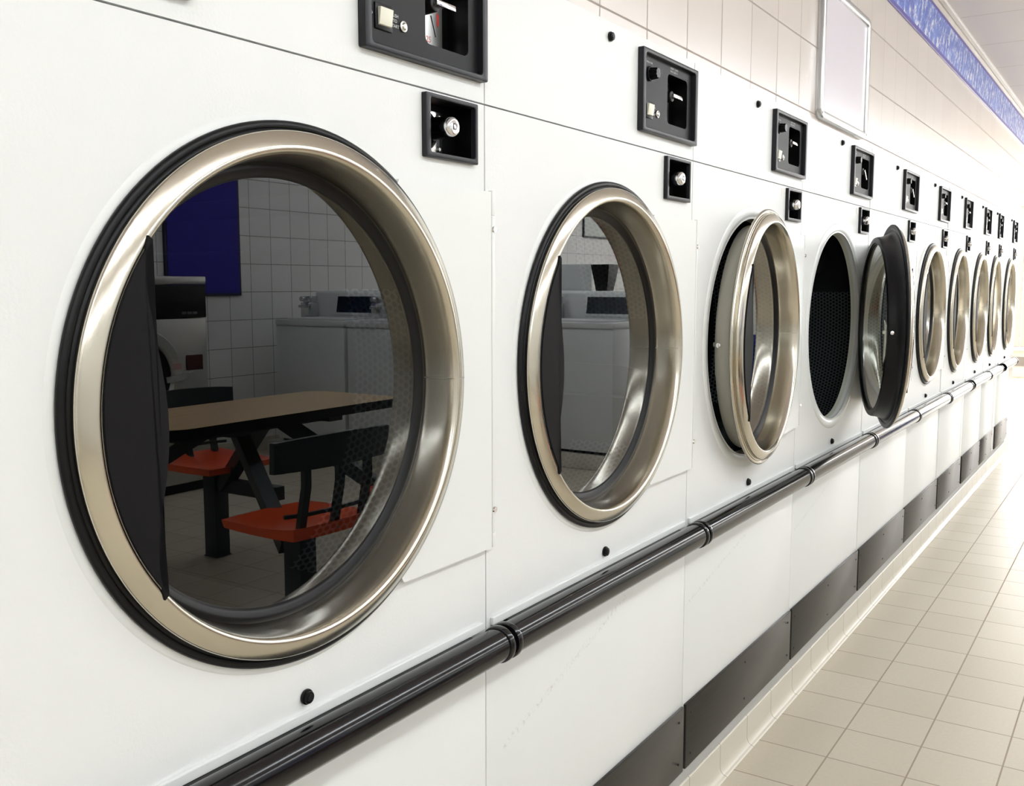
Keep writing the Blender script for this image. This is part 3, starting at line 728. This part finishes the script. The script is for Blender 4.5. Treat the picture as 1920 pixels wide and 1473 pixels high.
# cluster table with four fixed seats
T = empty('cluster_table', (2.13, 2.78, 0.0), 0, 'oak-topped dining table with fixed orange seats, mirrored in the nearest dryer door', 'table')
def rr_xy(x0, x1, y0, y1, r, n=8):
    return [(x, y) for x, y in rrect(x0, x1, y0, y1, r, n)]
def slab(pts, z0, z1, bev=0.0):
    b = nb(); f = b.faces.new([b.verts.new((x, y, z0)) for x, y in pts]); e = bmesh.ops.extrude_face_region(b, geom=[f])
    bmesh.ops.translate(b, vec=(0, 0, z1 - z0), verts=[v for v in e['geom'] if isinstance(v, bmesh.types.BMVert)])
    bmesh.ops.recalc_face_normals(b, faces=b.faces)
    return b
tx0, tx1, ty0, ty1 = -0.27, 0.27, -0.63, 0.62
obj('tabletop', slab(rr_xy(tx0, tx1, ty0, ty1, 0.09), 0.722, 0.750), M_oak, T, 40)
b = nb(); n_ = nb(); o1 = rr_xy(tx0 - 0.004, tx1 + 0.004, ty0 - 0.004, ty1 + 0.004, 0.094); i1 = rr_xy(tx0 + 0.0005, tx1 - 0.0005, ty0 + 0.0005, ty1 - 0.0005, 0.0895)
frame_x(n_, o1, i1, 0.712, 0.7495); bmesh.ops.transform(n_, matrix=Matrix(((0, 1, 0, 0), (0, 0, 1, 0), (1, 0, 0, 0), (0, 0, 0, 1))), verts=n_.verts); merge(b, n_)
obj('table_edge', b, M_rubber, T, 40)
b = nb(); box(b, -0.05, 0.05, -0.42, 0.42, 0.66, 0.7215); box(b, -0.20, 0.20, -0.30, -0.22, 0.68, 0.7215); box(b, -0.20, 0.20, 0.22, 0.30, 0.68, 0.7215)
obj('top_support', b, M_dkmetal, T)
seats = [(-0.61, -0.37, R(3)), (-0.66, 0.30, 0), (0.52, 0.22, R(180)), (0.52, -0.55, R(180))]
for k, (sx, sy, rot) in enumerate(seats):
    sgn = -1 if sx < 0 else 1
    b = nb(); sweep(b, [(0.03 * sgn, sy * 0.35, 0.69), (sx * 0.9, sy, 0.33)], 0.055, 0.055)
    if sx > 0: sweep(b, [(0.1, sy, 0.34), (sx, sy, 0.34)], 0.05, 0.06)
    obj('brace', b, M_dkmetal, T)
    b = nb(); box(b, sx - 0.04, sx + 0.04, sy - 0.04, sy + 0.04, 0.002, 0.41, 0.004); box(b, sx - 0.043, sx + 0.043, sy - 0.043, sy + 0.043, 0.0005, 0.006); box(b, sx - 0.12, sx + 0.12, sy - 0.12, sy + 0.12, 0.405, 0.418)
    obj('pedestal', b, M_dkmetal, T, 30)
    Mr = Matrix.Translation((sx, sy, 0)) @ Matrix.Rotation(rot, 4, 'Z')
    # dished seat
    b = nb(); N = 14; g = [[None] * N for _ in range(N)]
    for i in range(N):
        for j in range(N):
            u, w_ = i / (N - 1) * 2 - 1, j / (N - 1) * 2 - 1
            rx = 0.195 * u * math.sqrt(1 - 0.12 * w_ * w_); ry = 0.20 * w_ * math.sqrt(1 - 0.12 * u * u)
            z = 0.452 - 0.030 * math.cos(u * PI / 2) * math.cos(w_ * PI / 2) + 0.012 * u * u * (1 if u < 0 else -0.4)
            g[i][j] = b.verts.new((rx, ry, z))
    top = [b.faces.new((g[i][j], g[i + 1][j], g[i + 1][j + 1], g[i][j + 1])) for i in range(N - 1) for j in range(N - 1)]
    e = bmesh.ops.extrude_face_region(b, geom=top)
    for v_ in [v for v in e['geom'] if isinstance(v, bmesh.types.BMVert)]:
        pass
    vs = [v for v in e['geom'] if isinstance(v, bmesh.types.BMVert)]
    bmesh.ops.translate(b, vec=(0, 0, 0), verts=vs)
    olds = [v for f in top if f.is_valid for v in f.verts]
    # drop the untouched lower skin to give the seat its deep edge
    newset = set(vs)
    for v_ in b.verts:
        if v_ not in newset: v_.co.z = 0.420 + 0.15 * (v_.co.z - 0.45); v_.co.x *= 0.97; v_.co.y *= 0.97
    bmesh.ops.transform(b, matrix=Mr, verts=b.verts)
    st = obj('seat', b, M_orange, T, 50, label='orange moulded seat')
    # backrest: curved black panel on three splayed legs with a low rail
    b = nb()
    n_ = nb(); K = 12; rows = []
    for i in range(K + 1):
        w_ = i / K * 2 - 1; y_ = 0.26 * w_; x_ = -0.205 + 0.035 * w_ * w_; 
        zt = 0.765 - 0.01 * w_ * w_; zb_ = 0.655
        rows.append([n_.verts.new((x_ + dx, y_, zz)) for dx, zz in ((-0.011, zb_), (0.011, zb_), (0.006, zt), (-0.016, zt))])
    for i in range(K):
        for q in range(4): n_.faces.new((rows[i][q], rows[i][(q + 1) % 4], rows[i + 1][(q + 1) % 4], rows[i + 1][q]))
    n_.faces.new(rows[0]); n_.faces.new(rows[-1]); merge(b, n_)
    for yy in (-0.14, 0.0, 0.14):
        xx = -0.205 + 0.035 * (yy / 0.26) ** 2
        sweep(b, [(xx, yy, 0.67), (xx, yy, 0.60), (xx + 0.03, yy, 0.462), (xx + 0.035, yy, 0.442)], 0.028, 0.02, (1, 0, 0))
        cyl(b, (xx + 0.036, yy, 0.438), (0, 0, 1), 0.026, 0.018, 20, 0.014)
    sweep(b, [(-0.14, -0.19, 0.50), (-0.166, -0.125, 0.50), (-0.176, 0, 0.50), (-0.166, 0.125, 0.50), (-0.14, 0.19, 0.50)], 0.012, 0.012)
    bmesh.ops.transform(b, matrix=Mr, verts=b.verts)
    obj('backrest', b, M_dkmetal, T, 40, label='black backrest')

# top-loading washers; front looks towards -Y
def make_washer():
    r = empty('top_load_washer', (0, 0, 0))
    w, dp = 0.665, 0.66
    b = nb(); box(b, 0.0, w, 0.0, dp, 0.125, 0.952, 0.006); obj('washer_body', b, M_wash, r, 30)
    b = nb(); box(b, -0.003, w + 0.003, -0.006, dp, 0.957, 1.0, 0.008, 3); box(b, 0.01, w - 0.01, 0.01, dp - 0.01, 0.95, 0.9575); obj('washer_top', b, M_wash, r, 30)
    b = nb(); box(b, 0.06, w - 0.10, 0.02, 0.33, 1.0005, 1.012, 0.005, 3); obj('lid', b, M_wash, r, 30)
    b = nb(); box(b, 0.02, w - 0.02, 0.03, dp - 0.02, 0.105, 0.126); obj('plinth', b, M_black, r)
    b = nb(); n_ = nb()
    pr = [(0.36, 1.0005), (0.65, 1.0005), (0.65, 1.195), (0.42, 1.205), (0.395, 1.19)]
    f = n_.faces.new([n_.verts.new((0.02, y, z)) for y, z in pr]); e = bmesh.ops.extrude_face_region(n_, geom=[f])
    bmesh.ops.translate(n_, vec=(w - 0.04, 0, 0), verts=[v for v in e['geom'] if isinstance(v, bmesh.types.BMVert)])
    bmesh.ops.recalc_face_normals(n_, faces=n_.faces); bmesh.ops.bevel(n_, geom=n_.edges[:], offset=0.006, segments=2, profile=0.5, affect='EDGES'); merge(b, n_)
    cs = obj('console', b, M_wash, r, 30)
    sl = math.atan2(0.035, 0.19)
    def tilt(b_): bmesh.ops.transform(b_, matrix=Matrix.Translation((0, 0.36, 1.0)) @ Matrix.Rotation(-sl, 4, 'X'), verts=b_.verts)
    b = nb(); box(b, 0.025, 0.415, -0.010, 0.0, 0.028, 0.184, 0.003); tilt(b); pf = obj('console_fascia', b, M_wash, cs, 30)
    b = nb(); box(b, 0.035, 0.40, -0.0125, -0.0095, 0.045, 0.165, 0.001); tilt(b); df = obj('dark_display', b, plain('dark_console_panel', (0.010, 0.018, 0.026), 0.2) if 'dark_console_panel' not in bpy.data.materials else bpy.data.materials['dark_console_panel'], cs, label='dark control display')
    b = nb(); box(b, 0.575, 0.662, 0.25, 0.355, 1.0005, 1.12, 0.006); cyl(b, (0.635, 0.26, 1.145), (0, -1, 0), 0.018, 0.03, 20); box(b, 0.585, 0.66, 0.27, 0.355, 1.12, 1.165, 0.004)
    box(b, 0.605, 0.625, 0.19, 0.26, 1.08, 1.10, 0.002)
    cb = obj('coin_chute', b, M_alu, r, 30, label='metal coin chute')
    return r
wp = make_washer()
wspots = [(3.775, 5.10, 'white top-loading washer on the left of the pair seen through the nearest dryer door glass'),
          (3.080, 5.10, 'white top-loading washer on the right of the pair seen through the nearest dryer door glass'),
          (2.045, 5.81, 'white top-loading washer whose corner shows in the second dryer door glass')]
for i, (x_, y_, lab) in enumerate(wspots):
    d = wp if i == 0 else copy_tree(wp)
    d.location = (x_, y_, 0); tag(d, lab, 'washing machine', 'white top-loading washers')
# back-to-back machine with its lid up
d = copy_tree(wp); d.location = (3.36, 7.30, 0); d.rotation_euler = (0, 0, PI); d.location = (2.70 + 0.665, 7.16, 0)
tag(d, 'white top-loading washer with its lid standing open, behind the corner washer', 'washing machine', 'white top-loading washers')
lid = [c for c in d.children if c.name.startswith('lid')][0]
bm_l = nb(); box(bm_l, 0.06, 0.605, -0.008, 0.008, 0.0, 0.40, 0.007, 3)
lid.data = bpy.data.meshes.new('open_lid'); bm_l.to_mesh(lid.data); bm_l.free(); lid.data.materials.append(M_wash); lid.location = (0, 0.33, 1.012); lid['label'] = 'raised lid'
# tiled plinths the washers stand on
for nm, (xa, xb, ya, yb) in {'a': (2.98, 4.52, 5.06, 5.79), 'b': (2.0, 3.4, 5.795, 7.2)}.items():
    b = nb(); box(b, xa, xb, ya, yb, 0.0005, 0.104, 0.004)
    o = obj('washer_plinth', b, M_cove, None, 30)
    tag(o, 'low beige tiled plinth under the pair of washers' if nm == 'a' else 'low beige tiled plinth under the corner washer', 'plinth')
# black bin on the back washer
b = nb(); n_ = nb()
for (x0_, x1_, z_) in (): pass
rings = []
for hw, hd, z_ in ((0.045, 0.05, 0.0), (0.075, 0.08, 0.19), (0.066, 0.071, 0.19), (0.040, 0.045, 0.008)):
    rings.append([n_.verts.new((sx * hw, sy * hd, z_)) for sx, sy in ((-1, -1), (1, -1), (1, 1), (-1, 1))])
for i in range(3):
    for q in range(4): n_.faces.new((rings[i][q], rings[i][(q + 1) % 4], rings[i + 1][(q + 1) % 4], rings[i + 1][q]))
n_.faces.new(rings[0]); n_.faces.new(rings[-1]); merge(b, n_)
o = obj('waste_bin', b, M_black); o.location = (2.60, 6.93, 1.2095 - 0.02); tag(o, 'small black tapered bin beside the raised washer lid', 'bin')
o.location = (2.42, 6.40, 1.2055)

# stainless front-loading washer against the opposite wall
Fw = empty('front_load_washer', (3.9, 3.62, 0.0), 0, 'stainless front-loading washer with black control strip beneath the blue board', 'washing machine')
b = nb(); box(b, 0.0, 0.76, -0.40, 0.40, 0.06, 1.05, 0.006); obj('washer_body', b, M_steelw, Fw, 30)
b = nb(); box(b, -0.002, 0.76, -0.40, 0.40, 1.054, 1.25, 0.004); obj('control_strip', b, M_blackmat, Fw, 30)
b = nb(); box(b, -0.004, 0.76, -0.403, 0.403, 1.252, 1.30, 0.006); box(b, 0.1, 0.6, -0.3, 0.1, 1.30, 1.325, 0.004); obj('top_cover', b, M_steelw, Fw, 30)
b = nb()
for k in range(3): box(b, -0.004, -0.0018, 0.22 + k * 0.04, 0.25 + k * 0.04, 1.075, 1.09)
obj('display_marks', b, plain('dim_grey_print', (0.2, 0.2, 0.2), 0.5), Fw)
b = nb(); lathe(b, [(0.002, 0.29), (-0.03, 0.285), (-0.05, 0.27), (-0.052, 0.215), (-0.04, 0.205), (-0.02, 0.20)], -0.10, 0.72, 72); dd = obj('washer_door', b, M_steelw, Fw, 40)
b = nb(); disc(b, -0.03, 0.21, -0.10, 0.72, 64); obj('porthole', b, M_black, dd)
b = nb(); sweep(b, [(-0.06, 0.04, 0.70), (-0.07, 0.20, 0.715)], 0.03, 0.035); box(b, -0.06, -0.0, 0.19, 0.23, 0.69, 0.735, 0.004); obj('door_handle', b, M_alu, dd)
b = nb(); box(b, -0.004, -0.001, 0.24, 0.36, 0.74, 0.83); obj('rating_label', b, plain('dark_red_label', (0.06, 0.008, 0.008), 0.4), Fw)
b = nb(); box(b, -0.0545, -0.0525, 0.105, 0.165, 0.755, 0.79); obj('door_label', b, plain('pink_white_label', (0.55, 0.3, 0.28), 0.4), dd)
b = nb(); box(b, 0.03, 0.73, -0.37, 0.37, 0.0005, 0.0605); obj('washer_base', b, M_black, Fw)

# blue notice board on the opposite wall
Bb = empty('blue_board', (ROOM_X, 4.64, 1.17), 0, 'tall deep-blue notice board with dark frame on the opposite tiled wall', 'notice board')
b = nb(); box(b, -0.022, -0.0005, -0.30, 0.36, 0.0, 0.95, 0.004); obj('board_frame', b, plain('dark_navy_frame', (0.006, 0.005, 0.03), 0.4), Bb)
b = nb(); box(b, -0.0245, -0.0222, -0.28, 0.34, 0.02, 0.93); obj('board_felt', b, plain('deep_blue_felt', (0.012, 0.006, 0.26), 0.7), Bb)

# rules sign on the opposite wall
Sg = empty('wall_sign', (ROOM_X, 10.5, 1.80), 0, 'framed pale rules sheet mounted on the opposite tiled wall', 'sign')
b = nb(); frame_x(b, rrect(-0.31, 0.31, 0.0, 0.42, 0.02, 4), rrect(-0.29, 0.29, 0.02, 0.40, 0.01, 4), -0.02, -0.0005); obj('sign_frame', b, M_dkmetal, Sg)
b = nb(); box(b, -0.012, -0.001, -0.30, 0.30, 0.01, 0.41); obj('sign_sheet', b, plain('pale_sign_sheet', (0.62, 0.66, 0.62), 0.4), Sg)

# blue bin seen in the ajar door
Bn = empty('blue_bin', (1.12, 8.7, 0), 0, 'tall round blue bin with a wide rim, mirrored in the door standing ajar', 'bin')
b = nb()
def lathe_z(b, prof, seg=64, cap=True):
    rings = [[b.verts.new((r * math.cos(2 * PI * k / seg), r * math.sin(2 * PI * k / seg), z)) for k in range(seg)] for r, z in prof]
    for i in range(len(rings) - 1):
        for k in range(seg): b.faces.new((rings[i][k], rings[i][(k + 1) % seg], rings[i + 1][(k + 1) % seg], rings[i + 1][k]))
    if cap: b.faces.new(rings[0]); b.faces.new(rings[-1])
    return b
M_bluep = plain('blue_moulded_plastic', (0.02, 0.06, 0.34), 0.35)
lathe_z(b, [(0.20, 0.0005), (0.205, 0.02), (0.26, 0.74), (0.255, 0.74), (0.20, 0.03)]); obj('bin_body', b, M_bluep, Bn, 40)
b = nb(); lathe_z(b, [(0.257, 0.74), (0.285, 0.735), (0.29, 0.76), (0.28, 0.80), (0.25, 0.80), (0.25, 0.745)], cap=False); obj('bin_rim', b, M_bluep, Bn, 40)
b = nb(); sweep(b, [(-0.235, -0.06, 0.60), (-0.275, -0.05, 0.60), (-0.275, 0.05, 0.60), (-0.235, 0.06, 0.60)], 0.012, 0.03); obj('bin_handle', b, M_bluep, Bn)
